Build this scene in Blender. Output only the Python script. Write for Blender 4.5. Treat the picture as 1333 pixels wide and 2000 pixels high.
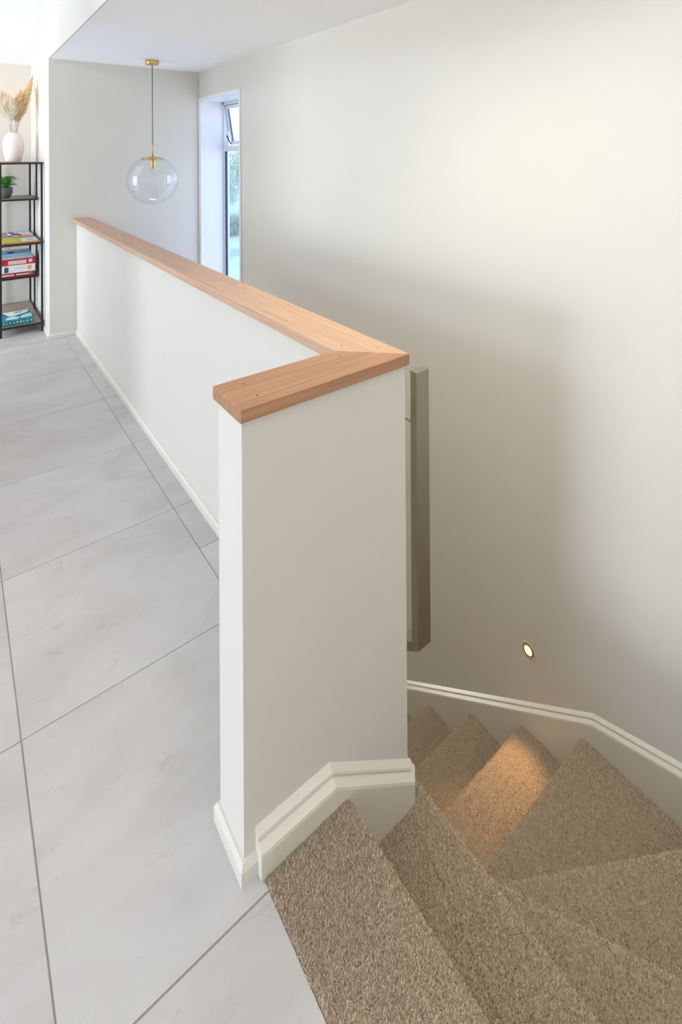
import bpy, bmesh, math, random
from mathutils import Vector, Matrix
import numpy as np
random.seed(7)
for o in list(bpy.data.objects): bpy.data.objects.remove(o)
S = bpy.context.scene; COL = S.collection
W, H = 1333, 2000
# ------------------------------------------------------------------ camera
F, CY, YAW, PITCH, ROLL = 1006.33, 297.71, 0.6491, 0.0040, -0.0065
fw = Vector((math.sin(YAW)*math.cos(PITCH), math.cos(YAW)*math.cos(PITCH), math.sin(PITCH)))
r0 = Vector((math.cos(YAW), -math.sin(YAW), 0)); u0 = r0.cross(fw)
rr = r0*math.cos(ROLL)+u0*math.sin(ROLL); uu = -r0*math.sin(ROLL)+u0*math.cos(ROLL)
cd = bpy.data.cameras.new('camera'); cam = bpy.data.objects.new('camera', cd); COL.objects.link(cam)
m = Matrix((rr, uu, -fw)).transposed().to_4x4(); m.translation = Vector((-0.4932, -1.0068, 1.5368)); cam.matrix_world = m
cd.sensor_fit = 'HORIZONTAL'; cd.sensor_width = 36; cd.lens = 36*F/W
cd.shift_x = 0; cd.shift_y = -(1000-CY)/W; cd.clip_start = .02; cd.clip_end = 300
S.camera = cam
# ------------------------------------------------------------------ world, lights, exposure
wd = bpy.data.worlds.new('daylight'); S.world = wd; wd.use_nodes = True
nt = wd.node_tree; bg = nt.nodes['Background']
tc = nt.nodes.new('ShaderNodeTexCoord'); sp = nt.nodes.new('ShaderNodeSeparateXYZ'); cr = nt.nodes.new('ShaderNodeValToRGB')
nt.links.new(tc.outputs['Generated'], sp.inputs[0]); nt.links.new(sp.outputs['Z'], cr.inputs[0]); nt.links.new(cr.outputs[0], bg.inputs[0])
cr.color_ramp.elements[0].position = 0.0; cr.color_ramp.elements[0].color = (.86, .92, 1.0, 1)
cr.color_ramp.elements[1].position = 0.35; cr.color_ramp.elements[1].color = (.27, .46, 1.0, 1)
bg.inputs[1].default_value = 2.8
def area(name, loc, direction, sx, sy, power, color, spread=180):
    l = bpy.data.lights.new(name, 'AREA'); l.shape = 'RECTANGLE'; l.size = sx; l.size_y = sy; l.energy = power; l.color = color
    o = bpy.data.objects.new(name, l); COL.objects.link(o); o.location = loc; l.spread = math.radians(spread)
    o.rotation_euler = Vector(direction).to_track_quat('-Z', 'Y').to_euler(); return o
COOL = (.84, .91, 1.0)
# daylight at the big glazed doors of the left room, and at its clerestory
area('door_daylight', (-9.05, -.3, 1.95), (1, 0, 0), 2.6, 1.0, 165, (.82, .90, 1.0))
area('door_ground_light', (-9.05, -.3, .75), (1, 0, .45), 2.6, 1.2, 90, (.98, .97, 1.0))
area('clerestory_daylight', (-9.05, .5, 4.3), (1, 0, -.2), 5.0, 1.2, 230, (.68, .83, 1.0))
# added upward fill behind the camera to brighten the ceiling, not a window
area('landing_fill', (-.1, -3.5, .7), (.10, .5, 1), 2.6, 1.2, 28, (1.0, .84, .66), 116)
area('ceiling_fill', (.52, -.35, 2.35), (0, 0, -1), .5, 1.3, 3.5, (1.0, .94, .78), 160)    # added warm fill under the low ceiling, above the frame; no fixture
area('stair_fill', (.84, .30, 2.35), (0, 0, -1), .7, 1.1, 5.2, (1.0, .90, .68), 96)  # added warm fill for the steps and lower wall, no panel there
area('lower_hall_fill', (.98, 3.88, -.9), (0, -1, .25), .7, .5, 16, (1.0, .92, .80))   # added stairwell fill hidden behind the half wall, not a lamp
area('alcove_downlight', (-.42, 4.4, 2.7), (0, 0, -1), .12, .12, 3.2, (1.0, .50, .22))
area('side_fill', (-2.4, 4.05, 1.25), (1, -.12, 0), 1.3, 1.9, 42, (.74, .85, 1.0))  # added cool fill for the far floor and half wall, no door there
S.view_settings.view_transform = 'Standard'; S.view_settings.look = 'None'
S.view_settings.gamma = 1; S.view_settings.use_curve_mapping = False; S.view_settings.exposure = 0.16

# ------------------------------------------------------------------ materials
def mat(name, color, rough=.6, metal=0.0, bump=0.0, bscale=200, var=0.0, vscale=3, spec=None, emit=None, estr=0, color2=None):
    M = bpy.data.materials.new(name); M.use_nodes = True; n = M.node_tree; b = n.nodes['Principled BSDF']
    b.inputs['Base Color'].default_value = (*color, 1); b.inputs['Roughness'].default_value = rough; b.inputs['Metallic'].default_value = metal
    if spec is not None: b.inputs['Specular IOR Level'].default_value = spec
    t = n.nodes.new('ShaderNodeTexCoord')
    ns = n.nodes.new('ShaderNodeTexNoise'); ns.inputs['Scale'].default_value = vscale; ns.inputs['Detail'].default_value = 5
    n.links.new(t.outputs['Object'], ns.inputs['Vector'])
    if var or color2:
        mx = n.nodes.new('ShaderNodeMix'); mx.data_type = 'RGBA'
        c2 = color2 or tuple(c*(1-var) for c in color)
        mx.inputs[6].default_value = (*color, 1); mx.inputs[7].default_value = (*c2, 1)
        rp = n.nodes.new('ShaderNodeMapRange'); rp.inputs[1].default_value = .35; rp.inputs[2].default_value = .65
        n.links.new(ns.outputs['Fac'], rp.inputs[0]); n.links.new(rp.outputs[0], mx.inputs[0]); n.links.new(mx.outputs[2], b.inputs['Base Color'])
    if bump:
        n2 = n.nodes.new('ShaderNodeTexNoise'); n2.inputs['Scale'].default_value = bscale; n2.inputs['Detail'].default_value = 3
        n.links.new(t.outputs['Object'], n2.inputs['Vector'])
        bp = n.nodes.new('ShaderNodeBump'); bp.inputs['Strength'].default_value = bump; bp.inputs['Distance'].default_value = .002
        n.links.new(n2.outputs['Fac'], bp.inputs['Height']); n.links.new(bp.outputs[0], b.inputs['Normal'])
    if emit: b.inputs['Emission Color'].default_value = (*emit, 1); b.inputs['Emission Strength'].default_value = estr
    return M
WALL = mat('wall_paint', (.74, .712, .64), .55, bump=.12, bscale=260, var=.012, vscale=2)
CEIL = mat('ceiling_paint', (.95, .95, .96), .8, bump=.06)
TRIM = mat('trim_enamel', (.76, .73, .64), .3, bump=.03, bscale=40)
TRIMW = mat('white_enamel', (.86, .88, .9), .35)
GROUT = mat('grout', (.40, .36, .32), .9, bump=.3)
BLACK = mat('black_powder_coat', (.012, .012, .016), .45)
BRASS = mat('brushed_brass', (.72, .50, .17), .28, 1.0)
CORD = mat('grey_cord', (.10, .10, .12), .7)
CERAM = mat('white_ceramic', (.86, .80, .74), .5, var=.06, vscale=12)
PAMPAS = mat('dry_grass', (.95, .80, .52), .9, color2=(.97, .88, .68), vscale=20)
STEM = mat('brown_stem', (.25, .14, .09), .8)
LEAF = mat('green_leaf', (.05, .36, .06), .5, color2=(.16, .55, .12), vscale=30)
POT = mat('grey_pot', (.13, .15, .14), .6)
SOIL = mat('soil', (.05, .035, .025), .95)
SHELFW = mat('shelf_wood', (.46, .33, .25), .5, var=.25, vscale=30)
ALU = mat('window_aluminium', (.74, .77, .84), .4, .1)
RUBBER = mat('blue_black_seal', (.02, .05, .12), .5)
PAVE = mat('pale_paving', (.85, .85, .85), .9, var=.1, vscale=1)
EXT = mat('exterior_cladding', (.6, .6, .58), .8)
HEDGE = mat('hedge_leaf', (.55, .6, .38), .8, color2=(.7, .74, .52), vscale=2)
CROWN = mat('tree_leaf', (.66, .72, .46), .8, color2=(.82, .84, .62), vscale=.6)
BARK = mat('bark', (.2, .15, .11), .9)
NAIL = mat('nail_hole', (.03, .02, .02), .8)
def translucent(M):
    n = M.node_tree; b = n.nodes['Principled BSDF']; out = n.nodes['Material Output']; tr = n.nodes.new('ShaderNodeBsdfTranslucent'); mx = n.nodes.new('ShaderNodeMixShader'); mx.inputs[0].default_value = .5
    tr.inputs[0].default_value = b.inputs['Base Color'].default_value
    n.links.new(b.outputs[0], mx.inputs[1]); n.links.new(tr.outputs[0], mx.inputs[2]); n.links.new(mx.outputs[0], out.inputs[0])
translucent(PAMPAS); translucent(HEDGE); translucent(CROWN)
def plain(n, c, r=.5): return mat(n, c, r)

def tile_mat():
    M = bpy.data.materials.new('porcelain_tile'); M.use_nodes = True; n = M.node_tree; b = n.nodes['Principled BSDF']
    t = n.nodes.new('ShaderNodeTexCoord'); oi = n.nodes.new('ShaderNodeObjectInfo')
    mul = n.nodes.new('ShaderNodeMath'); mul.operation = 'MULTIPLY'; mul.inputs[1].default_value = 37
    n.links.new(oi.outputs['Random'], mul.inputs[0])
    add = n.nodes.new('ShaderNodeVectorMath'); add.operation = 'ADD'
    n.links.new(t.outputs['Object'], add.inputs[0]); n.links.new(mul.outputs[0], add.inputs[1])
    mp = n.nodes.new('ShaderNodeMapping'); mp.inputs['Rotation'].default_value = (0, 0, .9); mp.inputs['Scale'].default_value = (1, 1.9, 1)
    n.links.new(add.outputs[0], mp.inputs[0])
    a = n.nodes.new('ShaderNodeTexNoise'); a.inputs['Scale'].default_value = 2.2; a.inputs['Detail'].default_value = 8; a.inputs['Roughness'].default_value = .62; a.inputs['Distortion'].default_value = 1.0
    n.links.new(mp.outputs[0], a.inputs['Vector'])
    r = n.nodes.new('ShaderNodeValToRGB'); e = r.color_ramp.elements
    e[0].position = .36; e[0].color = (.515, .49, .47, 1); e[1].position = .52; e[1].color = (.565, .54, .525, 1)
    x = e.new(.75); x.color = (.62, .60, .58, 1)
    n.links.new(a.outputs['Fac'], r.inputs[0])
    # fine dark scratches
    f = n.nodes.new('ShaderNodeTexNoise'); f.inputs['Scale'].default_value = 9; f.inputs['Detail'].default_value = 9; f.inputs['Roughness'].default_value = .75; f.inputs['Distortion'].default_value = .6
    n.links.new(mp.outputs[0], f.inputs['Vector'])
    r2 = n.nodes.new('ShaderNodeValToRGB'); r2.color_ramp.elements[0].position = .30; r2.color_ramp.elements[0].color = (.80, .775, .75, 1); r2.color_ramp.elements[1].position = .42; r2.color_ramp.elements[1].color = (1, 1, 1, 1)
    n.links.new(f.outputs['Fac'], r2.inputs[0])
    mx = n.nodes.new('ShaderNodeMix'); mx.data_type = 'RGBA'; mx.blend_type = 'MULTIPLY'; mx.inputs[0].default_value = .8
    n.links.new(r.outputs[0], mx.inputs[6]); n.links.new(r2.outputs[0], mx.inputs[7]); n.links.new(mx.outputs[2], b.inputs['Base Color'])
    b.inputs['Roughness'].default_value = .42
    bp = n.nodes.new('ShaderNodeBump'); bp.inputs['Strength'].default_value = .25; bp.inputs['Distance'].default_value = .002
    n.links.new(f.outputs['Fac'], bp.inputs['Height']); n.links.new(bp.outputs[0], b.inputs['Normal'])
    return M
TILE = tile_mat()

def wood_mat(name, axis, dark, mid, light):
    M = bpy.data.materials.new(name); M.use_nodes = True; n = M.node_tree; b = n.nodes['Principled BSDF']
    t = n.nodes.new('ShaderNodeTexCoord'); mp = n.nodes.new('ShaderNodeMapping')
    s = [90, 90, 90]; s[axis] = 3.5; mp.inputs['Scale'].default_value = s
    n.links.new(t.outputs['Object'], mp.inputs[0])
    a = n.nodes.new('ShaderNodeTexNoise'); a.inputs['Scale'].default_value = 1; a.inputs['Detail'].default_value = 5; a.inputs['Distortion'].default_value = .5
    n.links.new(mp.outputs[0], a.inputs['Vector'])
    s2 = [9, 9, 9]; s2[axis] = .9
    mp2 = n.nodes.new('ShaderNodeMapping'); mp2.inputs['Scale'].default_value = s2; n.links.new(t.outputs['Object'], mp2.inputs[0])
    w = n.nodes.new('ShaderNodeTexWave'); w.bands_direction = 'X' if axis == 1 else 'Y'; w.inputs['Scale'].default_value = 1.6; w.inputs['Distortion'].default_value = 7; w.inputs['Detail'].default_value = 3
    n.links.new(mp2.outputs[0], w.inputs['Vector'])
    ad = n.nodes.new('ShaderNodeMath'); ad.operation = 'MULTIPLY_ADD'; ad.inputs[1].default_value = .10
    n.links.new(w.outputs['Fac'], ad.inputs[0]); n.links.new(a.outputs['Fac'], ad.inputs[2])
    r = n.nodes.new('ShaderNodeValToRGB'); e = r.color_ramp.elements
    e[0].position = .36; e[0].color = (*dark, 1); e[1].position = .8; e[1].color = (*light, 1); q = e.new(.56); q.color = (*mid, 1)
    n.links.new(ad.outputs[0], r.inputs[0]); n.links.new(r.outputs[0], b.inputs['Base Color'])
    b.inputs['Roughness'].default_value = .42
    bp = n.nodes.new('ShaderNodeBump'); bp.inputs['Strength'].default_value = .15; bp.inputs['Distance'].default_value = .001
    n.links.new(a.outputs['Fac'], bp.inputs['Height']); n.links.new(bp.outputs[0], b.inputs['Normal'])
    return M
OAKY = wood_mat('oak_long_grain', 1, (.52, .31, .19), (.60, .38, .245), (.65, .43, .29))
OAKX = wood_mat('oak_cross_grain', 0, (.37, .18, .085), (.44, .23, .115), (.50, .28, .15))

def metal_mat():
    M = mat('brushed_steel', (.36, .315, .25), .34, 1.0); n = M.node_tree; b = n.nodes['Principled BSDF']
    t = n.nodes.new('ShaderNodeTexCoord'); mp = n.nodes.new('ShaderNodeMapping'); mp.inputs['Scale'].default_value = (600, 600, 6); n.links.new(t.outputs['Object'], mp.inputs[0])
    a = n.nodes.new('ShaderNodeTexNoise'); a.inputs['Scale'].default_value = 1; n.links.new(mp.outputs[0], a.inputs['Vector'])
    r = n.nodes.new('ShaderNodeMapRange'); r.inputs[3].default_value = .25; r.inputs[4].default_value = .5; n.links.new(a.outputs['Fac'], r.inputs[0]); n.links.new(r.outputs[0], b.inputs['Roughness'])
    bp = n.nodes.new('ShaderNodeBump'); bp.inputs['Strength'].default_value = .15; bp.inputs['Distance'].default_value = .0005; n.links.new(a.outputs['Fac'], bp.inputs['Height']); n.links.new(bp.outputs[0], b.inputs['Normal'])
    return M
STEEL = metal_mat()

def carpet_mats():
    M = mat('carpet_backing', (.44, .34, .245), .95, bump=.6, bscale=350, color2=(.32, .25, .185), vscale=220, spec=.1)
    P = bpy.data.materials.new('carpet_yarn'); P.use_nodes = True; n = P.node_tree; b = n.nodes['Principled BSDF']
    at = n.nodes.new('ShaderNodeAttribute'); at.attribute_name = 'shade'
    r = n.nodes.new('ShaderNodeValToRGB'); e = r.color_ramp.elements
    e[0].position = 0; e[0].color = (.27, .20, .14, 1); e[1].position = 1; e[1].color = (.80, .67, .52, 1); q = e.new(.5); q.color = (.53, .42, .305, 1)
    n.links.new(at.outputs['Fac'], r.inputs[0]); n.links.new(r.outputs[0], b.inputs['Base Color'])
    b.inputs['Roughness'].default_value = .9; b.inputs['Specular IOR Level'].default_value = .1
    return M, P
CARPET, YARN = carpet_mats()

def glass_mat(name, tint=(1, 1, 1), ior=1.45, thin=False):
    M = bpy.data.materials.new(name); M.use_nodes = True; n = M.node_tree
    b = n.nodes['Principled BSDF']
    if thin:   # thin pane: clear transmission with fresnel reflection
        n.nodes.remove(b); out = n.nodes['Material Output']
        tr = n.nodes.new('ShaderNodeBsdfTransparent'); gl = n.nodes.new('ShaderNodeBsdfGlossy'); gl.inputs['Roughness'].default_value = .0
        lw = n.nodes.new('ShaderNodeLayerWeight'); lw.inputs[0].default_value = .5; pw_ = n.nodes.new('ShaderNodeMath'); pw_.operation = 'POWER'; pw_.inputs[1].default_value = 5.0
        fr = n.nodes.new('ShaderNodeMath'); fr.operation = 'MULTIPLY_ADD'; fr.inputs[1].default_value = .9; fr.inputs[2].default_value = .085; mx = n.nodes.new('ShaderNodeMixShader')
        n.links.new(lw.outputs['Facing'], pw_.inputs[0]); n.links.new(pw_.outputs[0], fr.inputs[0])
        tr.inputs[0].default_value = (*tint, 1)
        n.links.new(fr.outputs[0], mx.inputs[0]); n.links.new(tr.outputs[0], mx.inputs[1]); n.links.new(gl.outputs[0], mx.inputs[2]); n.links.new(mx.outputs[0], out.inputs[0])
    else:
        b.inputs['Transmission Weight'].default_value = 1; b.inputs['Roughness'].default_value = 0; b.inputs['IOR'].default_value = ior; b.inputs['Base Color'].default_value = (*tint, 1)
    return M
PANE = glass_mat('window_glass', (.96, .98, 1), 1.45, True)
GLOBE = glass_mat('globe_glass', (.985, .99, 1), 1.5, True)

# ------------------------------------------------------------------ helpers
def setp(o, label=None, cat=None, group=None, kind=None):
    if label: o['label'] = label
    if cat: o['category'] = cat
    if group: o['group'] = group
    if kind: o['kind'] = kind
    return o
def link(name, me, mt, parent=None, smooth=False):
    o = bpy.data.objects.new(name, me); COL.objects.link(o)
    if mt: me.materials.append(mt)
    if parent: o.parent = parent
    if smooth:
        me.polygons.foreach_set('use_smooth', [True]*len(me.polygons))
    return o
def obj(name, bm, mt, parent=None, smooth=False):
    bmesh.ops.recalc_face_normals(bm, faces=bm.faces)
    me = bpy.data.meshes.new(name); bm.to_mesh(me); bm.free(); return link(name, me, mt, parent, smooth)
def empty(name, loc=(0, 0, 0), rz=0):
    o = bpy.data.objects.new(name, None); COL.objects.link(o); o.location = loc; o.rotation_euler = (0, 0, rz); o.empty_display_size = .1; return o
def box(bm, x0, x1, y0, y1, z0, z1, bev=0, seg=2):
    r = bmesh.ops.create_cube(bm, size=1, matrix=Matrix.Translation(((x0+x1)/2, (y0+y1)/2, (z0+z1)/2)) @ Matrix.Diagonal((abs(x1-x0), abs(y1-y0), abs(z1-z0), 1)))
    if bev:
        es = list({e for v in r['verts'] for e in v.link_edges})
        bmesh.ops.bevel(bm, geom=es, offset=bev, segments=seg, affect='EDGES', profile=.5)
    return bm
def B(*a, **k): return box(bmesh.new(), *a, **k)
def prism(bm, pts, z0, z1):
    lo = [bm.verts.new((x, y, z0)) for x, y in pts]; hi = [bm.verts.new((x, y, z1)) for x, y in pts]
    n = len(pts); bm.faces.new(hi); bm.faces.new(lo[::-1])
    for i in range(n): bm.faces.new((lo[i], lo[(i+1) % n], hi[(i+1) % n], hi[i]))
    return lo, hi
def lathe(bm, prof, n=32, c=(0, 0, 0), closed=False):
    rings = []
    for r, z in prof:
        if r < 1e-6: rings.append([bm.verts.new((c[0], c[1], c[2]+z))])
        else: rings.append([bm.verts.new((c[0]+r*math.cos(2*math.pi*i/n), c[1]+r*math.sin(2*math.pi*i/n), c[2]+z)) for i in range(n)])
    for a, b in zip(rings, rings[1:]):
        for i in range(n):
            j = (i+1) % n
            if len(a) == 1 and len(b) == 1: continue
            if len(a) == 1: bm.faces.new((a[0], b[i], b[j]))
            elif len(b) == 1: bm.faces.new((a[i], b[0], a[j]))
            else: bm.faces.new((a[i], a[j], b[j], b[i]))
    return bm
def tube(bm, pts, r, n=8):
    pts = [Vector(p) for p in pts]; rings = []
    for i, p in enumerate(pts):
        d = (pts[min(i+1, len(pts)-1)]-pts[max(i-1, 0)]).normalized()
        a = d.cross(Vector((0, 0, 1)) if abs(d.z) < .9 else Vector((1, 0, 0))).normalized(); b = d.cross(a)
        rad = r[i] if isinstance(r, (list, tuple)) else r
        rings.append([bm.verts.new(p+(a*math.cos(2*math.pi*k/n)+b*math.sin(2*math.pi*k/n))*rad) for k in range(n)])
    for a, b in zip(rings, rings[1:]):
        for k in range(n): bm.faces.new((a[k], a[(k+1) % n], b[(k+1) % n], b[k]))
    bm.faces.new(rings[0][::-1]); bm.faces.new(rings[-1]); return bm
def struct(name, bm, mt, label=None, cat=None, parent=None):
    o = obj(name, bm, mt, parent)
    if not parent: setp(o, label, cat, kind='structure')
    return o

# ------------------------------------------------------------------ geometry constants
XR = 1.485        # stairwell right wall
YF = 3.93         # far wall
XC = 0.168        # edge of the far wall / bulkhead
ZC = 2.362        # low ceiling
HX0, HX1 = .374, .482   # long half wall
ZW = .969         # half wall height under capping
ZL = -2.775       # lower floor
YN = -.915        # near side of the stairwell
XT = .035         # tile edge at the first step
RISE = .185
XL = -9.0; YB = 5.13; YH = -4.0   # left room left wall, back wall, wall behind camera

# ------------------------------------------------------------------ floor and tiles
bm = bmesh.new()
for r in [(XL, XT, YH, 0), (XT, XR, YH, YN), (XL, HX0, .02, YF), (XL, XC, YF, YB)]:
    box(bm, r[0], r[1], r[2], r[3], -.22, -.0025)
floor = struct('floor', bm, GROUT, 'pale grey tiled upper floor beside the half wall', 'floor')
JX0, JX1, JY, JP, JW = -.3485, .2794, .5925, .6396, .628
g = .0016
xs = [JX0-JW*k for k in range(14, 0, -1)] + [JX0, JX1]
tile_meshes = {}
def tile(x0, x1, y0, y1):
    x0 += g; x1 -= g; y0 += g; y1 -= g
    if x1-x0 < .02 or y1-y0 < .02: return
    key = (round(x1-x0, 3), round(y1-y0, 3))
    if key not in tile_meshes:
        b_ = B(-(x1-x0)/2, (x1-x0)/2, -(y1-y0)/2, (y1-y0)/2, -.009, 0, bev=.0012, seg=1)
        bmesh.ops.recalc_face_normals(b_, faces=b_.faces)
        me = bpy.data.meshes.new('tile'); b_.to_mesh(me); b_.free(); me.materials.append(TILE); tile_meshes[key] = me
    o = bpy.data.objects.new('tile', tile_meshes[key]); COL.objects.link(o); o.parent = floor; o.location = ((x0+x1)/2, (y0+y1)/2, 0)
for k in range(-6, 8):
    y0, y1 = JY+JP*(k-1), JY+JP*k
    y0c, y1c = max(y0, YH), min(y1, YB)
    if y1c <= y0c: continue
    for a, b_ in zip(xs, xs[1:]):
        a = max(a, XL)
        if b_ <= XL: continue
        hi = b_
        if b_ == JX1 and k == 0:                # notched tile passing the corner of the half wall
            bt = bmesh.new(); prism(bt, [(a+g, y0+g), (XT-g, y0+g), (XT-g, .01), (JX1-g, .01), (JX1-g, y1-g), (a+g, y1-g)], -.009, 0)
            obj('tile', bt, TILE, floor); continue
        if b_ == JX1 and y1c <= JY-JP+.01:      # beside the stairs
            if y0c < YN < y1c:
                tile(a, XT, max(y0c, YN), y1c); tile(a, JX1, y0c, YN); continue
            hi = XT if y0c >= YN else JX1
        if b_ == JX1 and y1c > YF:
            if y0c < YF: tile(a, JX1, y0c, YF-.012)
            tile(a, XC-.012, max(y0c, YF), y1c); continue
        if b_ == JX1 and k == 0 : hi = JX1
        tile(a, hi, y0c, y1c)
    # narrow strip against the half wall
    if k >= 0 and y0 < YF:
        ya, yb = max(y0, .13), min(y1, YF-.012)
        if k == 1: tile(JX1, .384, ya, .945); tile(JX1, .384, .945, yb)
        else: tile(JX1, .384, ya, yb)
    if y1c < YN:
        tile(JX1, JX1+JW, y0c, y1c); tile(JX1+JW, XR, y0c, y1c)
lower = struct('floor', B(HX1-.1, XR, YF-2.2, YF, ZL-.1, ZL), CARPET, 'carpeted floor at the foot of the stairs', 'floor')

# ------------------------------------------------------------------ walls
bm = bmesh.new()   # the row of the tile at y -0.047 .. continues under the half wall
prism(bm, [(0, 0), (HX1, 0), (HX1, YF), (HX0, YF), (HX0, .12), (0, .12)], 0, ZW)
prism(bm, [(0, 0), (HX0, 0), (HX0, .02), (0, .02)], -.4, 0)
prism(bm, [(HX0, 0), (HX1, 0), (HX1, YF), (HX0, YF)], ZL, .0)
bmesh.ops.remove_doubles(bm, verts=bm.verts, dist=1e-5)
struct('wall_middle', bm, WALL, 'cream half wall with a short return, standing between tiles and stairs', 'half wall')
# wall right with window opening
WY0, WY1, WZ0, WZ1 = 3.03, 3.905, -.2, 2.085
bm = bmesh.new(); T = .30
for r in [(YH, WY0, ZL, ZC+.2), (WY1, YF+.2, ZL, ZC+.2), (WY0, WY1, ZL, WZ0), (WY0, WY1, WZ1, ZC+.2)]:
    box(bm, XR, XR+T, r[0], r[1], r[2], r[3])
struct('wall_right', bm, WALL, 'tall cream stairwell wall on the right with the narrow window', 'wall')
bm = bmesh.new(); box(bm, XC, XR+T, YF, YF+.15, ZL, ZC); box(bm, XC, XC+.15, YF+.15, YB, 0, ZC)
struct('wall_back', bm, WALL, 'cream far wall behind the pendant lamp, with the corner beside the shelf', 'wall')
struct('wall_alcove', B(XL, XC+.15, YB, YB+.15, 0, 2.6), WALL, 'warm beige wall behind the black shelf', 'wall')
struct('wall_bulkhead', B(XC, XC+.012, YH, YB, ZC, 7.2), WALL, 'white bulkhead face rising above the lower ceiling', 'wall')
# left wall with glazed door opening and clerestory
bm = bmesh.new()
for r in [(YH, -1.6, 0, 6.6), (1.0, YB, 0, 6.6), (-1.6, 1.0, 0, .1), (-1.6, 1.0, 2.45, 3.7), (-1.6, 1.0, 4.9, 6.6)]:
    box(bm, XL-.15, XL, *r)
struct('wall_left', bm, WALL, 'left wall of the living room, out of view', 'wall')
bm = bmesh.new(); box(bm, XL, XR+T, YH-.15, YH, 0, 6.6)
struct('wall_front', bm, WALL, 'wall behind the camera, out of view', 'wall')
struct('wall_light_blocker', B(-1.32, -1.20, 1.75, 3.0, 0, 2.47), WALL, 'out-of-view slab added to cut the door daylight on the half wall', 'wall')  # unseen blocker, placed so the door daylight stops partway along the half wall
# wall closing the near side of the stairwell below the landing
struct('wall_stair_near', B(XT, XR, YN-.1, YN, ZL, -.22), WALL, 'wall under the landing, out of view', 'wall')
# ceilings
struct('ceiling', B(XC+.012, XR+T, YH, YF+.15, ZC, ZC+.12), CEIL, 'flat white ceiling over the stairs', 'ceiling')
bm = bmesh.new()
zt = 2.47+.5*(YB-YH)
vs = [(XL, YB, 2.47), (XC, YB, 2.47), (XC, YH, zt), (XL, YH, zt)]
lo = [bm.verts.new(v) for v in vs]; hi = [bm.verts.new((v[0], v[1], v[2]+.12)) for v in vs]
bm.faces.new(lo); bm.faces.new(hi[::-1])
for i in range(4): bm.faces.new((lo[i], lo[(i+1) % 4], hi[(i+1) % 4], hi[i]))
struct('ceiling', bm, CEIL, 'raked white ceiling over the shelf at top left', 'ceiling')

# ------------------------------------------------------------------ baseboards
def bboard(name, path, label, h=.042, t=.012, mt=TRIM):
    """path of (x,y) points on the wall; outward normal is to the left of travel"""
    bm = bmesh.new(); rings = []; n = len(path)
    for i, p in enumerate(path):
        p = Vector(p); ds = []
        if i > 0: ds.append((p-Vector(path[i-1])).normalized())
        if i < n-1: ds.append((Vector(path[i+1])-p).normalized())
        ns = [Vector((-d.y, d.x)) for d in ds]
        nn = sum(ns, Vector((0, 0))) / len(ns); nn = nn / nn.length_squared if len(ns) > 1 else nn
        prof = [(0, 0), (t, 0), (t, h-.012), (t*.45, h), (0, h)]
        rings.append([bm.verts.new((p.x+nn.x*o, p.y+nn.y*o, z)) for o, z in prof])
    for a, b in zip(rings, rings[1:]):
        for k in range(5): bm.faces.new((a[k], a[(k+1) % 5], b[(k+1) % 5], b[k]))
    bm.faces.new(rings[0]); bm.faces.new(rings[-1][::-1])
    return struct(name, bm, mt, label, 'baseboard')
bboard('baseboard_middle', [(.027, 0), (0, 0), (0, .12), (HX0, .12), (HX0, YF-.012)], 'low cream baseboard around the foot of the half wall')
bboard('baseboard_back', [(HX0-.012, YF), (XC, YF), (XC, YB)], 'low cream baseboard at the foot of the far wall beside the shelf')
bboard('baseboard_alcove', [(XC-.012, YB), (-3, YB)], 'cream baseboard behind the black shelf')

# ------------------------------------------------------------------ stair stringers with moulded edge
PROF = [(0, 0), (.013, .012), (.0145, .017), (.0115, .0205), (.0145, .024), (.0265, .036), (.028, .043)]
def moulded(name, verts, label, drop=.12, sc=1.0):
    """verts: (x, y, ztop, nx, ny, zbottom)"""
    bm = bmesh.new(); rings = []
    for x, y, z, nx, ny, zb in verts:
        ring = [bm.verts.new((x+nx*o*sc, y+ny*o*sc, z-d*sc)) for o, d in PROF]
        ring.append(bm.verts.new((x+nx*.028*sc, y+ny*.028*sc, zb))); ring.append(bm.verts.new((x, y, zb))); rings.append(ring)
    n = len(rings[0])
    for a, b in zip(rings, rings[1:]):
        for k in range(n): bm.faces.new((a[k], a[(k+1) % n], b[(k+1) % n], b[k]))
    bm.faces.new(rings[0]); bm.faces.new(rings[-1][::-1])
    bmesh.ops.remove_doubles(bm, verts=bm.verts, dist=1e-6)
    return struct(name, bm, TRIM, label, 'stringer trim')
zs = lambda y: -.088-.30*max(y, 0)
moulded('trim_1', [(.027, 0, .090, 0, -1, .0005), (.0345, 0, .090, 0, -1, .0005), (.036, 0, .090, 0, -1, -.1), (.224, 0, .087, 0, -1, -.3), (HX1, 0, -.088, 0, -1, -.35), (HX1, 0, -.088, 1, 0, -.35),
        (HX1, .05, -.10, 1, 0, -.9), (HX1, .052, -.64, 1, 0, -.95), (HX1, 2.7, -.64-.68*2.65, 1, 0, -.95-.68*2.65)],
        'cream moulded skirting stepping down around the foot of the half wall beside the first steps')
SR = .68
moulded('trim_2', [(XR, 2.75, -.632-SR*2.744, -1, 0, -.632-SR*2.744-.45), (XR, .006, -.632, -1, 0, -1.15), (XR, YN, -.632+.30*(.006-YN), -1, 0, -1.0)],
        'cream moulded stringer kinking along the foot of the right stairwell wall', sc=.8)

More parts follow.
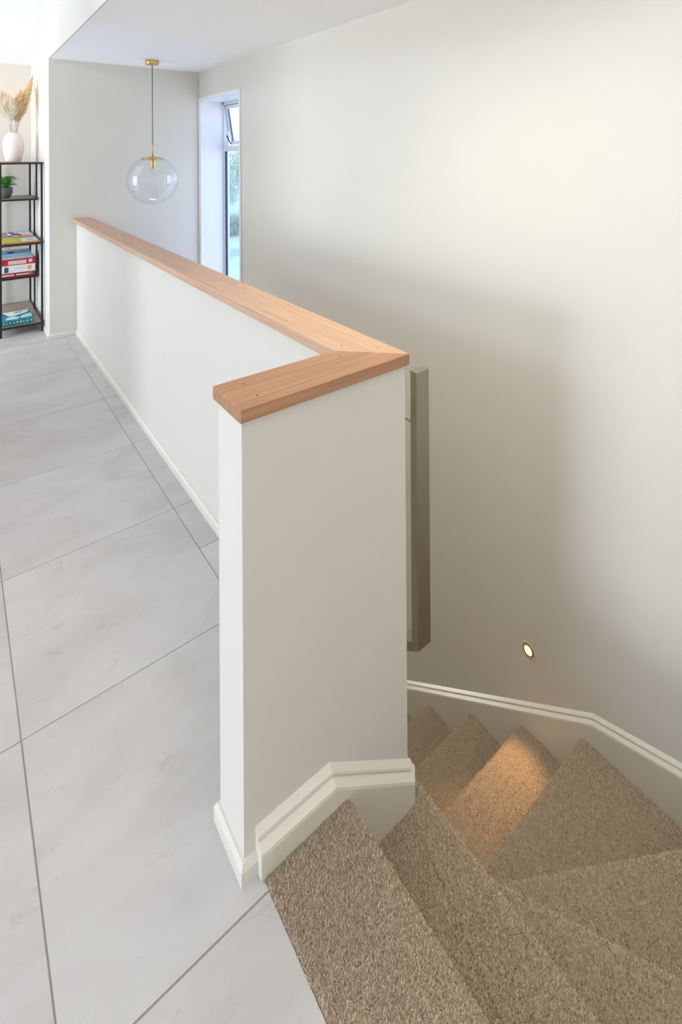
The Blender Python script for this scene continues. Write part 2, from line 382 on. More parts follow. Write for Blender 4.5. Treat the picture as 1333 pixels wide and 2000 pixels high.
# ------------------------------------------------------------------ carpeted stairs
stairs = empty('staircase', (1.0, .5, ZL)); setp(stairs, 'winding staircase covered in flecked beige-brown carpet, turning down behind the half wall', 'staircase')
inv = Matrix.Translation(-Vector((1.0, .5, ZL)))
Cx, Cy = .53, .045
polys = []
polys.append(([(XT, YN), (.265, YN), (.265, -.002), (XT, -.002)], 1))
polys.append(([(.235, YN), (Cx, YN), (Cx, Cy), (HX1, Cy), (HX1, -.002), (.235, -.002)], 1))
y60 = Cx+(Cy-YN)*math.tan(math.radians(29.5)); x30 = Cy-(XR-Cx)*math.tan(math.radians(30))
def back(p, q, d):   # offset of a nosing line backwards under the step above
    return p, q
polys.append(([(Cx-.03, Cy), (Cx-.03, YN), (y60, YN), (Cx+.002, Cy)], 2))
polys.append(([(Cx-.02, Cy-.02), (y60-.04, YN), (XR, YN), (XR, x30), (Cx+.002, Cy)], 3))
polys.append(([(HX1, Cy), (Cx, Cy-.04), (XR, x30-.035), (XR, Cy), ], 3))
for k in range(6, 16):
    y0 = Cy+.272*(k-6)
    polys.append(([(HX1, y0-.03), (XR, y0-.03), (XR, y0+.272), (HX1, y0+.272)], 2))
rng = np.random.default_rng(3)
def tufts(me_src, density, name, parent, zmin):
    """short yarn tufts scattered over the upward and outward faces"""
    P = []; N = []
    for p in me_src.polygons:
        if p.normal.z < -.1: continue
        vs_ = [np.array(me_src.vertices[i].co) for i in p.vertices]
        if max(v[2] for v in vs_) < zmin: continue
        for i in range(1, len(vs_)-1):
            a, b, c = vs_[0], vs_[i], vs_[i+1]; ar = .5*np.linalg.norm(np.cross(b-a, c-a)); n = rng.poisson(ar*density)
            if n == 0: continue
            r1 = np.sqrt(rng.random((n, 1))); r2 = rng.random((n, 1))
            P.append(a*(1-r1)+b*r1*(1-r2)+c*r1*r2); N.append(np.repeat(np.array(p.normal)[None], n, 0))
    P = np.concatenate(P); N = np.concatenate(N)
    keep = P[:, 2] > zmin; P = P[keep]; N = N[keep]; n = len(P)
    rv = rng.normal(size=(n, 3)); t1 = np.cross(N, rv); t1 /= np.linalg.norm(t1, axis=1)[:, None]; t2 = np.cross(N, t1)
    h = rng.uniform(.004, .008, (n, 1)); w = rng.uniform(.0008, .0015, (n, 1))
    lean = np.array([.25, .1, 0])+rng.normal(size=(n, 3))*.45
    d = N+lean; d /= np.linalg.norm(d, axis=1)[:, None]
    base = P-N*.001
    v = np.empty((n, 6, 3))
    top = base+d*h
    for k in range(3):
        an = k*2*math.pi/3; off = (t1*math.cos(an)+t2*math.sin(an))*w
        v[:, k] = base+off; v[:, 3+k] = top+off*.55
    f = np.array([[0, 1, 4], [0, 4, 3], [1, 2, 5], [1, 5, 4], [2, 0, 3], [2, 3, 5], [3, 4, 5]])
    faces = (np.arange(n)[:, None, None]*6+f[None]).reshape(-1, 3)
    me = bpy.data.meshes.new(name); nv = n*6; nf = len(faces)
    me.vertices.add(nv); me.vertices.foreach_set('co', v.reshape(-1).astype(np.float32))
    me.loops.add(nf*3); me.loops.foreach_set('vertex_index', faces.reshape(-1).astype(np.int32))
    me.polygons.add(nf); me.polygons.foreach_set('loop_start', np.arange(0, nf*3, 3, dtype=np.int32))
    me.update(calc_edges=True)
    at = me.attributes.new('shade', 'FLOAT', 'POINT'); sh = np.clip(rng.normal(.5, .24, n), 0, 1)
    at.data.foreach_set('value', np.repeat(sh, 6).astype(np.float32))
    o = link(name, me, YARN, parent); o['kind'] = 'stuff'; return o
for k, (pts, nose) in enumerate(polys):
    z = -k*RISE; bm = bmesh.new(); lo, hi = prism(bm, pts, z-RISE-.05, z)
    n = len(pts)
    if k == 0: es = [(1, 2)]
    elif k == 1: es = [(1, 2)]
    elif k == 2: es = [(2, 3)]
    elif k == 3: es = [(3, 4)]
    elif k == 4: es = [(3, 0)]
    else: es = [(2, 3)]
    ed = [e for a, b_ in es for e in [bm.edges.get((hi[a], hi[b_]))] if e]
    bmesh.ops.recalc_face_normals(bm, faces=bm.faces)
    bmesh.ops.bevel(bm, geom=ed, offset=.022, segments=5, affect='EDGES', profile=.5)
    bmesh.ops.transform(bm, matrix=inv, verts=bm.verts)
    st = obj('carpeted_step', bm, CARPET, stairs)
    if k < 10:
        dens = [170000, 150000, 100000, 80000, 65000, 55000, 50000, 45000, 40000, 30000][k]
        tufts(st.data, dens, 'carpet_pile', st, z-ZL-.07)

# ------------------------------------------------------------------ timber capping on the half wall
cap = empty('timber_capping', (.42, .08, ZW)); setp(cap, 'mitred oak capping boards along the top of the cream half wall', 'wall capping')
ci = Matrix.Translation(-Vector((.42, .08, ZW)))
KX0, KX1, KXI, KY0, KY1 = -.008, .4905, .342, -.011, .134
def board(name, pts, mt):
    bm = bmesh.new(); prism(bm, pts, ZW+.0005, 1.0)
    bmesh.ops.recalc_face_normals(bm, faces=bm.faces)
    bmesh.ops.bevel(bm, geom=list(bm.edges), offset=.0022, segments=2, affect='EDGES', profile=.5)
    bmesh.ops.transform(bm, matrix=ci, verts=bm.verts); return obj(name, bm, mt, cap)
bl = board('capping_board', [(KX1, KY0), (KX1, YF-.001), (KXI, YF-.001), (KXI, KY1)], OAKY); bl['label'] = 'long pale oak board running to the far wall'
bs = board('capping_board', [(KX0, KY0), (KX1-.0003, KY0), (KXI-.0003, KY1), (KX0, KY1)], OAKX); bs['label'] = 'short redder oak board over the wall return'
for x, y in [(.054, .098), (.052, .027), (.333, .093), (.381, .149), (.451, .075), (.374, .434), (.382, .883), (.451, .887), (.455, 1.646), (.385, 1.64), (.42, 2.5), (.42, 3.2)]:
    bm = bmesh.new(); lathe(bm, [(0, .0004), (.0022, .0004), (.0024, -.001), (0, -.001)], 10, (x-.42, y-.08, 1.0-ZW)); obj('nail_hole', bm, NAIL, cap)

# ------------------------------------------------------------------ handrail
hr = empty('handrail', (HX1, .04, .1)); setp(hr, 'brushed steel rectangular handrail fixed to the stair side of the half wall', 'handrail')
hi_ = Matrix.Translation(-Vector((HX1, .04, .1)))
def hobj(name, bm):
    bmesh.ops.transform(bm, matrix=hi_, verts=bm.verts); return obj(name, bm, STEEL, hr)
RX0, RX1 = .530, .580
hobj('upright_bar', B(RX0, RX1, .004, .030, .165, .932, bev=.0015, seg=2, ))
for v in [o for o in hr.children][0].data.vertices:      # mitre the foot of the upright to the slope of the rail
    if v.co.z < .09 and v.co.y > -.02: v.co.z -= .0175
bm = bmesh.new()   # rail descending with the stairs, seen end on behind the wall corner
L = 2.6; s = SR
pr = [(RX0, 0), (RX1, 0), (RX1, .024), (RX0, .024)]
ry = .0302; rz0 = .165-s*(ry-.004)
pr = [(RX0, 0), (RX1, 0), (RX1, .027), (RX0, .027)]
r1 = [bm.verts.new((x, ry, rz0+z)) for x, z in pr]; r2 = [bm.verts.new((x, ry+L, rz0+z-s*L)) for x, z in pr]
for i in range(4): bm.faces.new((r1[i], r1[(i+1) % 4], r2[(i+1) % 4], r2[i]))
bm.faces.new(r1[::-1]); bm.faces.new(r2)
hobj('sloping_rail', bm)
hobj('bracket', tube(bmesh.new(), [(HX1, .075, .806), (.50, .072, .806), (.518, .062, .801), (.530, .045, .793), (.535, .028, .788)], .005, 10))
for yy in (.5, 1.4, 2.3):
    zz = .165-s*(yy-.004)
    hobj('bracket', tube(bmesh.new(), [(HX1, yy, zz-.06), (.54, yy, zz-.06), (.555, yy, zz-.05), (.555, yy, zz+.004)], .0055, 8))

# ------------------------------------------------------------------ recessed step light
ring = mat('gold_ring', (.55, .30, .10), .3, .8); plate = mat('satin_white_ring', (.8, .72, .66), .4); lensm = mat('lit_lens', (1, .8, .5), .5, emit=(1, .62, .2), estr=3.2)
def step_light(LY, LZ, label, energy, aim, spread):
    sl = empty('step_light', (XR, LY, LZ)); setp(sl, label, 'light')
    def lat_x(prof, name, mt):
        bm = lathe(bmesh.new(), prof, 32); bmesh.ops.rotate(bm, verts=bm.verts, matrix=Matrix.Rotation(-math.pi/2, 3, 'Y')); return obj(name, bm, mt, sl, True)
    lat_x([(.0185, .0005), (.0185, .004), (.021, .006), (.024, .0045), (.0255, .0005), (.0185, .0005)], 'bezel', ring)
    lat_x([(.0255, .0003), (.0255, .0018), (.033, .0015), (.034, .0003)], 'cover_plate', plate)
    lat_x([(0, .004), (.010, .0038), (.0185, .0025), (.0185, .0005), (0, .0005)], 'lens', lensm)
    sd = bpy.data.lights.new('step_light_beam', 'SPOT'); sd.energy = energy; sd.color = (1, .60, .26); sd.spot_size = math.radians(spread); sd.spot_blend = .8; sd.shadow_soft_size = .012
    so = bpy.data.objects.new('step_light_beam', sd); COL.objects.link(so); so.parent = sl; so.location = (-.012, 0, 0)
    so.rotation_euler = Vector(aim).to_track_quat('-Z', 'Y').to_euler()
step_light(.287, -.602, 'small round glowing step light set low in the right stairwell wall', 6.5, (-.62, -.16, -.72), 66)

# ------------------------------------------------------------------ pendant lamp
PX, PY = .902, 3.53
pl = empty('pendant_lamp', (PX, PY, ZC)); setp(pl, 'clear glass globe pendant with brass cap hanging from the ceiling by a grey cord', 'pendant lamp')
z0 = -ZC
obj('canopy', lathe(bmesh.new(), [(0, 0), (.054, 0), (.056, -.003), (.056, -.034), (.052, -.038), (0, -.038)], 36), BRASS, pl, True)
obj('cord', tube(bmesh.new(), [(0, 0, -.038), (0, 0, 1.632+z0)], .0035, 8), CORD, pl)
obj('stem', lathe(bmesh.new(), [(0, 1.635+z0), (.006, 1.632+z0), (.006, 1.53+z0), (0, 1.53+z0)], 14), BRASS, pl, True)
obj('cap_disc', lathe(bmesh.new(), [(0, 1.531+z0), (.02, 1.530+z0), (.085, 1.521+z0), (.097, 1.517+z0), (.097, 1.512+z0), (.085, 1.511+z0), (0, 1.511+z0)], 48), BRASS, pl, True)
obj('lamp_socket', lathe(bmesh.new(), [(0, 1.512+z0), (.014, 1.511+z0), (.018, 1.50+z0), (.019, 1.43+z0), (.016, 1.425+z0), (0, 1.425+z0)], 20), BRASS, pl, True)
R_ = .212; zc = 1.325; prof = []
for i in range(41):
    a = math.radians(24.5)+(math.pi-math.radians(24.5))*i/40; prof.append((max(R_*math.sin(a), 0) if i < 40 else 0, zc+R_*.97*math.cos(a)+z0))
pr2 = [(.085, 1.506+z0)] + prof
obj('glass_globe', lathe(bmesh.new(), pr2, 64), GLOBE, pl, True)
obj('glass_rim', lathe(bmesh.new(), [(.083, 1.507+z0), (.092, 1.503+z0), (.0885, 1.498+z0), (.083, 1.507+z0)], 48), GLOBE, pl, True)

# ------------------------------------------------------------------ window in the right wall
win = empty('window_1', (XR+.245, (WY0+WY1)/2, WZ0)); setp(win, 'narrow tall white window with an open top sash in a deep reveal', 'window', kind='structure')
wi = Matrix.Translation(-Vector((XR+.245, (WY0+WY1)/2, WZ0)))
def wobj(name, bm, mt, parent=win, rot=None):
    bmesh.ops.transform(bm, matrix=wi, verts=bm.verts); return obj(name, bm, mt, parent)
XW0, XW1 = XR+.235, XR+.29
bm = bmesh.new()
for r in [(WY0-.001, WY0+.012, WZ0, WZ1), (WY1-.012, WY1+.001, WZ0, WZ1), (WY0, WY1, WZ1-.012, WZ1+.001), (WY0, WY1, WZ0-.001, WZ0+.02)]: box(bm, XR-.004, XR+.24, *r)
wobj('reveal_lining', bm, TRIMW)
bm = bmesh.new(); e = .022
for r in [(WY0-e, WY0+.006, WZ0-e, WZ1+e), (WY1-.006, WY1+e, WZ0-e, WZ1+e), (WY0, WY1, WZ1-.006, WZ1+e), (WY0, WY1, WZ0-e, WZ0+.006)]: box(bm, XR-.010, XR+.001, *r, bev=.001, seg=1)
wobj('architrave', bm, TRIMW)
fy0, fy1, fz0, fz1 = WY0+.012, WY1-.012, WZ0+.02, WZ1-.012
ZM0, ZM1 = 1.575, 1.632
bm = bmesh.new()
for r in [(fy0, fy0+.03, fz0, fz1), (fy1-.022, fy1, fz0, fz1), (fy0, fy1, fz1-.03, fz1), (fy0, fy1, fz0, fz0+.04)]: box(bm, XW0, XW1, *r, bev=.002, seg=1)
wobj('frame', bm, ALU)
wobj('mullion', B(XW0-.004, XW1, fy0+.03, fy1-.022, ZM0, ZM1, bev=.002, seg=1), ALU)
bm = bmesh.new(); box(bm, XW0+.012, XW0+.03, fy1-.036, fy1-.022, fz0+.04, ZM0); box(bm, XW0+.012, XW0+.03, fy0+.03, fy0+.036, fz0+.04, ZM0)
wobj('seal', bm, RUBBER)
wobj('glass_pane', B(XW0+.018, XW0+.022, fy0+.03, fy1-.022, fz0+.04, ZM0), PANE)
# open top-hung sash, hinged at its head and pushed out at the bottom
zh = fz1-.03; sa = math.radians(-9)
hinge = Vector((XW0+.03, 0, zh)); Rm = Matrix.Translation(hinge) @ Matrix.Rotation(sa, 4, 'Y') @ Matrix.Translation(-hinge)
sy0, sy1, sz0, sz1 = fy0+.032, fy1-.026, ZM1+.006, zh-.002
bm = bmesh.new()
for r in [(sy0, sy0+.026, sz0, sz1), (sy1-.026, sy1, sz0, sz1), (sy0, sy1, sz1-.035, sz1), (sy0, sy1, sz0, sz0+.04)]: box(bm, XW0+.012, XW0+.046, *r, bev=.002, seg=1)
bmesh.ops.transform(bm, matrix=Rm, verts=bm.verts); sash = wobj('sash', bm, ALU)
bm = B(XW0+.024, XW0+.030, sy1-.036, sy1-.026, sz0+.03, sz1-.03); bmesh.ops.transform(bm, matrix=Rm, verts=bm.verts); wobj('seal', bm, RUBBER, sash)
bm = B(XW0+.027, XW0+.031, sy0+.035, sy1-.035, sz0+.04, sz1-.035); bmesh.ops.transform(bm, matrix=Rm, verts=bm.verts); wobj('glass_pane', bm, PANE, sash)
bm = tube(bmesh.new(), [(XW0+.03, sy1+.001, sz0+.1), (XW0+.07, sy1-.004, sz0+.01)], .006, 6); wobj('stay_arm', bm, BLACK)

# ------------------------------------------------------------------ black zigzag shelf with things on it
SX0, SX1, SY0, SY1 = -.166, .156, 4.20, 5.06
SHZ = [(1.486, SY0), (1.150, 4.51), (.785, SY0), (.436, 4.52), (.082, SY0)]
shf = empty('shelving_unit', (0, 4.6, 0)); setp(shf, 'black steel five-tier shelving unit with brown boards at the left edge', 'shelf')
def sobj(name, bm, mt):
    bmesh.ops.transform(bm, matrix=Matrix.Translation((0, -4.6, 0)), verts=bm.verts); return obj(name, bm, mt, shf)
pw = .017
for (x, y) in ((SX0, SY0), (SX1-pw, SY0), (SX0, SY1-pw), (SX1-pw, SY1-pw)):
    sobj('post', B(x, x+pw, y, y+pw, .0005, 1.486, bev=.0015, seg=1), BLACK)
for i, (z, y0) in enumerate(SHZ):
    bm = bmesh.new(); zt_ = z; zb = z-.017
    for r in [(SX0+pw, SX1-pw, y0, y0+.014), (SX0+pw, SX1-pw, SY1-.014, SY1), (SX0, SX0+.014, y0+pw, SY1-pw), (SX1-.014, SX1, y0+pw, SY1-pw)]: box(bm, *r, zb, zt_)
    for xx in (SX0, SX1-pw):
        if y0 != SY0: box(bm, xx, xx+pw, y0, y0+pw, zb, zt_)
    sobj('shelf_frame', bm, BLACK)
    sobj('shelf_board', B(SX0+.014, SX1-.014, y0+.014, SY1-.014, z-.012, z-.001), SHELFW)
for za, zb, y in ((1.150, 1.469, 4.53), (.785, 1.133, 4.69), (.436, .768, 4.545), (.082, .419, 4.69)):
    for xx in (SX0, SX1-pw): sobj('inner_post', B(xx, xx+.014, y, y+.014, za, zb), BLACK)

def boxy(name, label, cat, x0, x1, y0, y1, z0, z1, mt, group=None, rz=0, bev=.0015):
    c = ((x0+x1)/2, (y0+y1)/2, z0); e_ = empty(name, c, rz); setp(e_, label, cat, group)
    bm = B(-(x1-x0)/2, (x1-x0)/2, -(y1-y0)/2, (y1-y0)/2, 0, z1-z0, bev=bev, seg=1); obj('box_body', bm, mt, e_)
    return e_, (x1-x0, y1-y0, z1-z0)
def fpatch(parent, dims, u0, u1, v0, v1, mt, name='printed_patch'):      # print on the front (-y) face
    w, d, h = dims; obj(name, B(-w/2+w*u0, -w/2+w*u1, -d/2-.0006, -d/2+.0004, h*v0, h*v1), mt, parent)
def tpatch(parent, dims, pts, mt, name='printed_patch', lift=.0006):
    w, d, h = dims; bm = bmesh.new(); prism(bm, [(-w/2+w*u, -d/2+d*v) for u, v in pts], h-.0004, h+lift); obj(name, bm, mt, parent)
def ftext(parent, dims, s, u0, u1, v0, v1, mt, name='lettering'):
    w, d, h = dims; cu = bpy.data.curves.new('lettering', 'FONT'); cu.body = s; cu.size = 1; cu.extrude = 0
    tmp = bpy.data.objects.new('t', cu); COL.objects.link(tmp)
    dg = bpy.context.evaluated_depsgraph_get(); me = bpy.data.meshes.new_from_object(tmp.evaluated_get(dg)); bpy.data.objects.remove(tmp)
    xs_ = [v.co.x for v in me.vertices]; ys_ = [v.co.y for v in me.vertices]
    a, b_, c, e_ = min(xs_), max(xs_), min(ys_), max(ys_); W_ = w*(u1-u0); H_ = h*(v1-v0)
    for v in me.vertices:
        v.co = Vector((-w/2+w*u0+(v.co.x-a)/(b_-a)*W_, -d/2-.0009, h*v0+(v.co.y-c)/(e_-c)*H_))
    me.materials.clear(); o = link(name, me, mt, parent); return o
RED = plain('box_red', (.55, .01, .015)); DRED = plain('box_dark_red', (.32, .015, .02)); WHT = plain('box_white', (.82, .82, .80)); TEAL = plain('box_teal', (.0, .22, .23)); TEALB = plain('box_teal_blue', (.01, .24, .48))
ORG = plain('orange_card', (.78, .34, .08)); LIME = plain('lime_card', (.40, .56, .03)); SKY = plain('pale_blue_card', (.50, .72, .80)); TURQ = plain('turquoise_card', (.12, .48, .55)); PINK = plain('pink_card', (.80, .62, .62))
LBLUE = plain('light_blue_card', (.25, .50, .70)); LILAC = plain('lilac_card', (.50, .58, .80)); NAVY = plain('navy_print', (.03, .08, .22)); PURP = plain('purple_plastic', (.20, .07, .35)); YEL = plain('yellow_print', (.55, .50, .10)); SKIN = plain('pink_print', (.80, .45, .40)); DK = plain('dark_print', (.06, .06, .09))
# bottom shelf
t, d = boxy('board_game_box', 'teal and white word-game box lying on the bottom board of the shelf', 'game box', -.165+.012, .088, 4.245, 4.56, .0825, .124, TEAL)
for i, ch in enumerate('SCRABBLE'):
    ftext(t, d, ch, .05+.104*i, .11+.104*i, .36, .76, WHT)
fpatch(t, d, .90, .95, .4, .7, SKY)
tpatch(t, d, [(0, 0.03), (.2, .0), (.22, .45), (.0, .8)], TEALB)
tpatch(t, d, [(.12, .97), (.98, .97), (.86, .70), (.55, .55), (.36, .45), (.28, .5)], WHT, lift=.0008)
tpatch(t, d, [(.14, .16), (.5, .10), (.6, .28), (.45, .42), (.22, .36)], mat('mint_card', (.55, .78, .78)), lift=.001)
tpatch(t, d, [(.62, .14), (.97, .18), (.98, .55), (.8, .50), (.62, .36)], SKY, lift=.001)
tpatch(t, d, [(.36, .44), (.6, .42), (.74, .5), (.86, .64), (.62, .56)], TEALB, lift=.0012)
tpatch(t, d, [(.48, .78), (.74, .79), (.75, .86), (.49, .85)], DK, lift=.0013)
# shelf 4 stack
Zs = .4365
t, d = boxy('board_game_box', 'dark red game box at the bottom of the stack on the fourth shelf', 'game box', -.148, .125, 4.535, 4.80, Zs, Zs+.043, DRED, 'boxes and books stacked on the fourth shelf')
fpatch(t, d, 0, .42, .35, .72, SKIN, 'printed_band'); fpatch(t, d, .48, .92, .4, .66, PINK, 'printed_band'); fpatch(t, d, .84, .93, .3, .8, SKIN)
Zs += .0435
t, d = boxy('board_game_box', 'white game box with a blue figure between the two red boxes', 'game box', -.146, .131, 4.53, 4.80, Zs, Zs+.068, WHT, 'boxes and books stacked on the fourth shelf')
fpatch(t, d, .13, .25, .10, .78, NAVY); fpatch(t, d, .15, .22, .76, .98, SKIN); fpatch(t, d, .42, .72, .50, .62, LILAC, 'printed_band'); fpatch(t, d, .78, .90, .28, .80, YEL); fpatch(t, d, .28, .7, .22, .28, PINK, 'printed_band')
Zs += .0685
t, d = boxy('board_game_box', 'bright red game box with white lettering, topmost box of the stack', 'game box', -.148, .137, 4.53, 4.80, Zs, Zs+.052, RED, 'boxes and books stacked on the fourth shelf')
fpatch(t, d, .24, .74, .12, .82, SKIN, 'printed_band'); ftext(t, d, 'MONOPOLY', .26, .72, .26, .72, WHT); fpatch(t, d, .80, .90, .3, .85, PINK)
Zs += .0525
for (nm, lb, x1, h_, mt, rz) in [('book', 'lilac book directly on top of the bright red game box', .118, .020, LILAC, .01), ('book', 'thin green-grey book between the lilac and light blue ones', .112, .012, mat('sage_card', (.30, .45, .45)), -.03), ('book', 'light blue book, highest of the books on the stack', .108, .017, LBLUE, .02)]:
    e_ = empty(nm, (-.02, 4.67, Zs), rz); setp(e_, lb, 'book', 'boxes and books stacked on the fourth shelf')
    hw = x1+.02; obj('cover', B(-.12, hw, -.12, .12, 0, .002), mt, e_); obj('cover', B(-.12, hw, -.12, .12, h_-.002, h_), mt, e_); obj('pages', B(-.119, hw-.004, -.117, .117, .002, h_-.002), WHT, e_); obj('spine', B(-.12, hw, -.122, -.119, 0, h_), mt, e_)
    Zs += h_+.0004
bm = B(-.03, .03, -.014, .014, 0, .010, bev=.004, seg=2); o = obj('toy_clip', bm, NAVY); o.location = (-.055, 4.60, Zs); o.rotation_euler = (0, 0, .3); setp(o, 'small dark blue toy lying on the light blue book', 'toy')
# shelf 3: flat books and cards
e_ = empty('activity_book', (0, 4.39, .7855)); setp(e_, 'orange-edged book with lime and pale blue cover on the middle shelf', 'book')
obj('cover', B(-.14, .128, -.16, .16, 0, .014, bev=.002, seg=1), ORG, e_)
obj('printed_patch', B(-.135, .005, -.15, .15, .0136, .0146), LIME, e_); obj('printed_patch', B(.005, .122, -.15, .05, .0136, .0146), SKY, e_)
obj('printed_patch', lathe(bmesh.new(), [(0, 0), (.028, 0), (.028, .0012), (0, .0012)], 20, (.07, -.06, .0142)), TURQ, e_)
e_ = empty('book', (.06, 4.78, .7855), .06); setp(e_, 'pink and white booklet lying at the back of the middle shelf', 'book')
obj('cover', B(-.11, .07, -.10, .14, 0, .016, bev=.002, seg=1), PINK, e_); obj('printed_patch', B(-.09, .05, -.08, .10, .0156, .0166), WHT, e_)
e_ = empty('hair_clip', (-.02, 4.62, .803)); setp(e_, 'purple plastic clip lying on the books of the middle shelf', 'clip')
bm = B(-.055, .055, -.012, .012, -.006, .006, bev=.004, seg=2); o = obj('jaw', bm, PURP, e_); o.location = (0, 0, .018); o.rotation_euler = (0, .28, 0)
bm = B(-.04, .035, -.012, .012, -.005, .005, bev=.004, seg=2); o = obj('jaw', bm, PURP, e_); o.location = (-.012, 0, .010); o.rotation_euler = (0, -.35, 0)
obj('spring', tube(bmesh.new(), [(0, -.014, .014), (0, .014, .014)], .006, 8), PURP, e_)
# plant on shelf 2
e_ = empty('potted_plant', (-.095, 4.75, 1.1505)); setp(e_, 'green leafy plant in a grey bowl pot on the second shelf', 'plant')
obj('pot', lathe(bmesh.new(), [(0, 0), (.045, 0), (.062, .02), (.072, .06), (.070, .095), (.064, .10), (.060, .093), (0, .088)], 28), POT, e_, True)
obj('soil', lathe(bmesh.new(), [(0, .0925), (.059, .0925), (.059, .089), (0, .089)], 20), SOIL, e_)
rnd = random.Random(4)
for i in range(110):
    a = rnd.uniform(0, 2*math.pi); l = rnd.uniform(.04, .11); up = rnd.uniform(.02, .11); bm = bmesh.new(); w = .010; q = []
    for j in range(5):
        tt = j/4; rr_ = .018+l*tt*.85; z = .09+up*math.sin(tt*2.2)+.012*tt; ww = w*math.sin(math.pi*min(.06+tt*.92, 1))+.001
        c = Vector((rr_*math.cos(a), rr_*math.sin(a), z)); sd_ = Vector((-math.sin(a), math.cos(a), 0))
        q.append((bm.verts.new(c-sd_*ww+Vector((0, 0, .003))), bm.verts.new(c), bm.verts.new(c+sd_*ww+Vector((0, 0, .003)))))
    for s1, s2 in zip(q, q[1:]): bm.faces.new((s1[0], s1[1], s2[1], s2[0])); bm.faces.new((s1[1], s1[2], s2[2], s2[1]))
    obj('leaf', bm, LEAF, e_, True)
# vase with pampas on top
e_ = empty('vase', (-.03, 4.6, 1.4865)); setp(e_, 'white ceramic vase on top of the shelf holding dried grasses', 'vase')
obj('body', lathe(bmesh.new(), [(0, 0), (.052, 0), (.062, .012), (.082, .11), (.085, .17), (.074, .225), (.055, .252), (.046, .262), (.044, .272), (.040, .270), (.038, .255), (.04, .2), (0, .19)], 40), CERAM, e_, True)
GR = 'dried grass plumes in the white vase'
def plume(label, pts, fluff, n, mt=PAMPAS, stemr=.0018, seed=1, base=.45):
    rd = random.Random(seed); o = empty('pampas_plume', pts[0]); setp(o, label, 'dried grass', GR)
    P0 = Vector(pts[0]); loc = [Vector(p)-P0 for p in pts]
    # smooth the path
    path = []
    for i in range(len(loc)-1):
        for k in range(6): path.append(loc[i].lerp(loc[i+1], k/6))
    path.append(loc[-1])
    for _ in range(3): path = [path[0]]+[(path[i-1]+path[i]*2+path[i+1])/4 for i in range(1, len(path)-1)]+[path[-1]]
    obj('stem', tube(bmesh.new(), path, stemr, 5), STEM, o)
    bm = bmesh.new(); m_ = len(path)
    for i in range(n):
        tt = base+(1-base)*rd.random(); k = min(int(tt*(m_-1)), m_-2); p = path[k].lerp(path[k+1], tt*(m_-1)-k); d_ = (path[k+1]-path[k]).normalized()
        env = math.sin(math.pi*min(1, .12+.86*(tt-base)/(1-base)))
        v = (Vector((rd.gauss(0, 1), rd.gauss(0, 1), rd.gauss(0, 1))).normalized()*rd.uniform(.3, 1)*fluff*env + d_*fluff*.8)
        sdv = v.cross(Vector((rd.random(), rd.random(), rd.random()))).normalized()*.0020
        a = bm.verts.new(p-sdv); b_ = bm.verts.new(p+sdv); mid = p+v*.6+Vector((0, 0, -.002)); c = bm.verts.new(mid+sdv*1.6); dd = bm.verts.new(mid-sdv*1.6); ee = bm.verts.new(p+v+Vector((0, 0, -.008)))
        bm.faces.new((a, b_, c, dd)); bm.faces.new((dd, c, ee))
    f = obj('plume', bm, mt, o); f['kind'] = 'stuff'
vx, vy, vz = -.03, 4.6, 1.70
PALE = mat('pale_pampas', (.97, .92, .82), .95); translucent(PALE)
plume('tall golden plume rising to the right from the white vase', [(vx+.012, vy, vz), (.01, vy, 1.86), (.055, vy, 2.05), (.115, vy-.01, 2.26)], .06, 2200, seed=2, base=.3)
plume('golden plume leaning right, below the tallest one', [(vx+.01, vy+.02, vz), (.01, vy+.02, 1.88), (.05, vy+.02, 2.0), (.075, vy+.03, 2.16)], .06, 1800, seed=3, base=.3)
plume('short golden plume in the middle of the bunch', [(vx, vy-.01, vz), (-.012, vy, 1.86), (.0, vy, 1.98), (.02, vy-.02, 2.12)], .065, 1800, seed=5, base=.3)
plume('fluffy pale plume leaning out to the left', [(vx-.01, vy, vz), (-.06, vy, 1.86), (-.10, vy, 1.98), (-.15, vy, 2.10)], .12, 4200, PALE, seed=6, base=.3)
plume('fluffy pale plume in front of the golden ones', [(vx-.01, vy-.02, vz), (-.045, vy-.03, 1.84), (-.06, vy-.03, 1.94), (-.075, vy-.03, 2.04)], .10, 3200, PALE, seed=7, base=.35)
plume('thin wisp arching right and drooping beside the wall corner', [(vx+.012, vy-.01, vz), (.06, vy-.03, 2.0), (.125, vy-.05, 2.24), (.148, vy-.06, 2.12), (.156, vy-.06, 1.98)], .012, 500, seed=8, base=.62, stemr=.0012)

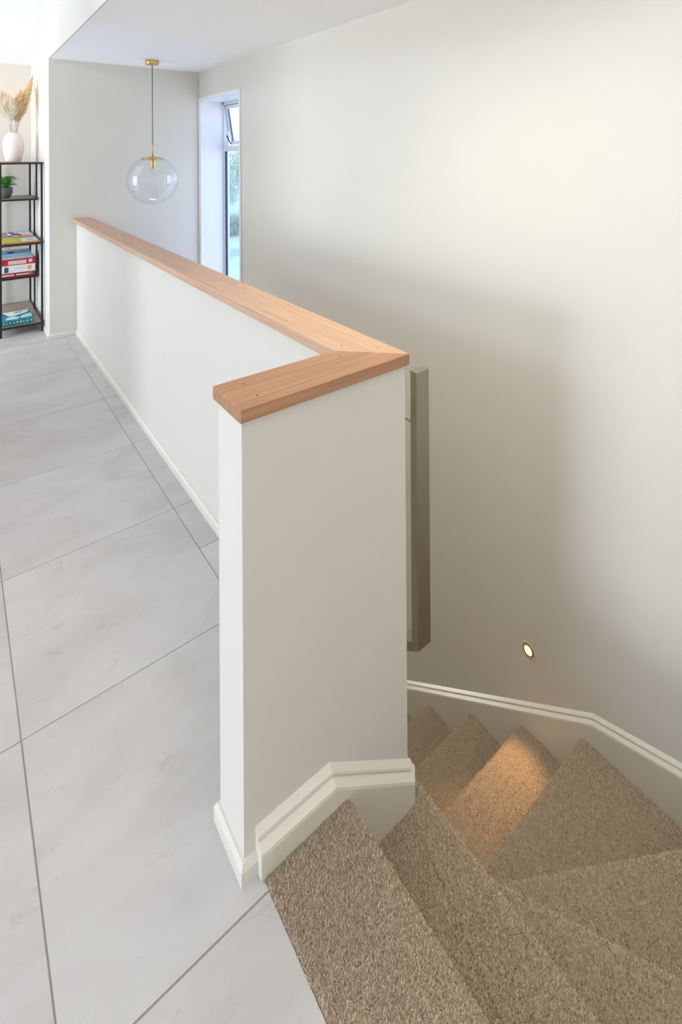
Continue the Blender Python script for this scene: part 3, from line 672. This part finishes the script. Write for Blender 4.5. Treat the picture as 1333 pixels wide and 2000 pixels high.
# ------------------------------------------------------------------ outside the window
setp(obj('ground', B(1.9, 70, 3, 90, ZL-.3, ZL-.2), PAVE), 'pale paved ground seen through the window', 'paving', kind='structure')
setp(obj('low_wall', B(8.5, 14.5, 20.2, 20.35, ZL-.2, ZL+.12), EXT), 'low pale kerb wall crossing the paving outside', 'kerb', kind='structure')
def foliage(bm, c, rad, n, size, rd, box_=False):
    for i in range(n):
        if box_: p = Vector((c[0]+rd.uniform(-1, 1)*rad[0], c[1]+rd.uniform(-1, 1)*rad[1], c[2]+rd.uniform(-1, 1)*rad[2]))
        else:
            v = Vector((rd.gauss(0, 1), rd.gauss(0, 1), rd.gauss(0, 1))).normalized()*rd.uniform(.55, 1); p = Vector((c[0]+v.x*rad[0], c[1]+v.y*rad[1], c[2]+v.z*rad[2]))
        a = Vector((rd.gauss(0, 1), rd.gauss(0, 1), rd.gauss(0, 1))).normalized()*size; b_ = a.cross(Vector((rd.random(), rd.random(), rd.random()))).normalized()*size*.5
        q = [bm.verts.new(p+x) for x in (-a, b_, a, -b_)]; bm.faces.new(q)
rd = random.Random(9)
bm = bmesh.new(); foliage(bm, (12.6, 25.8, ZL+.35), (2.6, .5, .55), 5000, .09, rd, True)
e_ = empty('hedge', (12.6, 25.8, ZL-.2)); setp(e_, 'clipped hedge beyond the paving outside the window', 'hedge'); f = obj('foliage', bm, HEDGE, e_); f.location = -e_.location; f['kind'] = 'stuff'
for (x, y, h, r, lb) in [(13.0, 32.0, 3.6, 2.4, 'nearer round-crowned tree seen through the lower pane'), (17.5, 34.5, 4.8, 2.8, 'tree farther right behind the hedge outside'), (11.5, 38.0, 5.0, 3.0, 'tree farthest back outside the window')]:
    e_ = empty('tree', (x, y, ZL-.2)); setp(e_, lb, 'tree', 'trees beyond the hedge')
    obj('trunk', tube(bmesh.new(), [(0, 0, 0), (.1, 0, h*.4), (0, .1, h*.8)], [.2, .15, .07], 8), BARK, e_)
    bm = bmesh.new()
    for k in range(6): foliage(bm, (rd.uniform(-.5, .5)*r, rd.uniform(-.5, .5)*r, h*.6+rd.uniform(-.2, .5)*r), (r*.6, r*.6, r*.5), 1100, .13, rd)
    f = obj('crown', bm, CROWN, e_); f['kind'] = 'stuff'
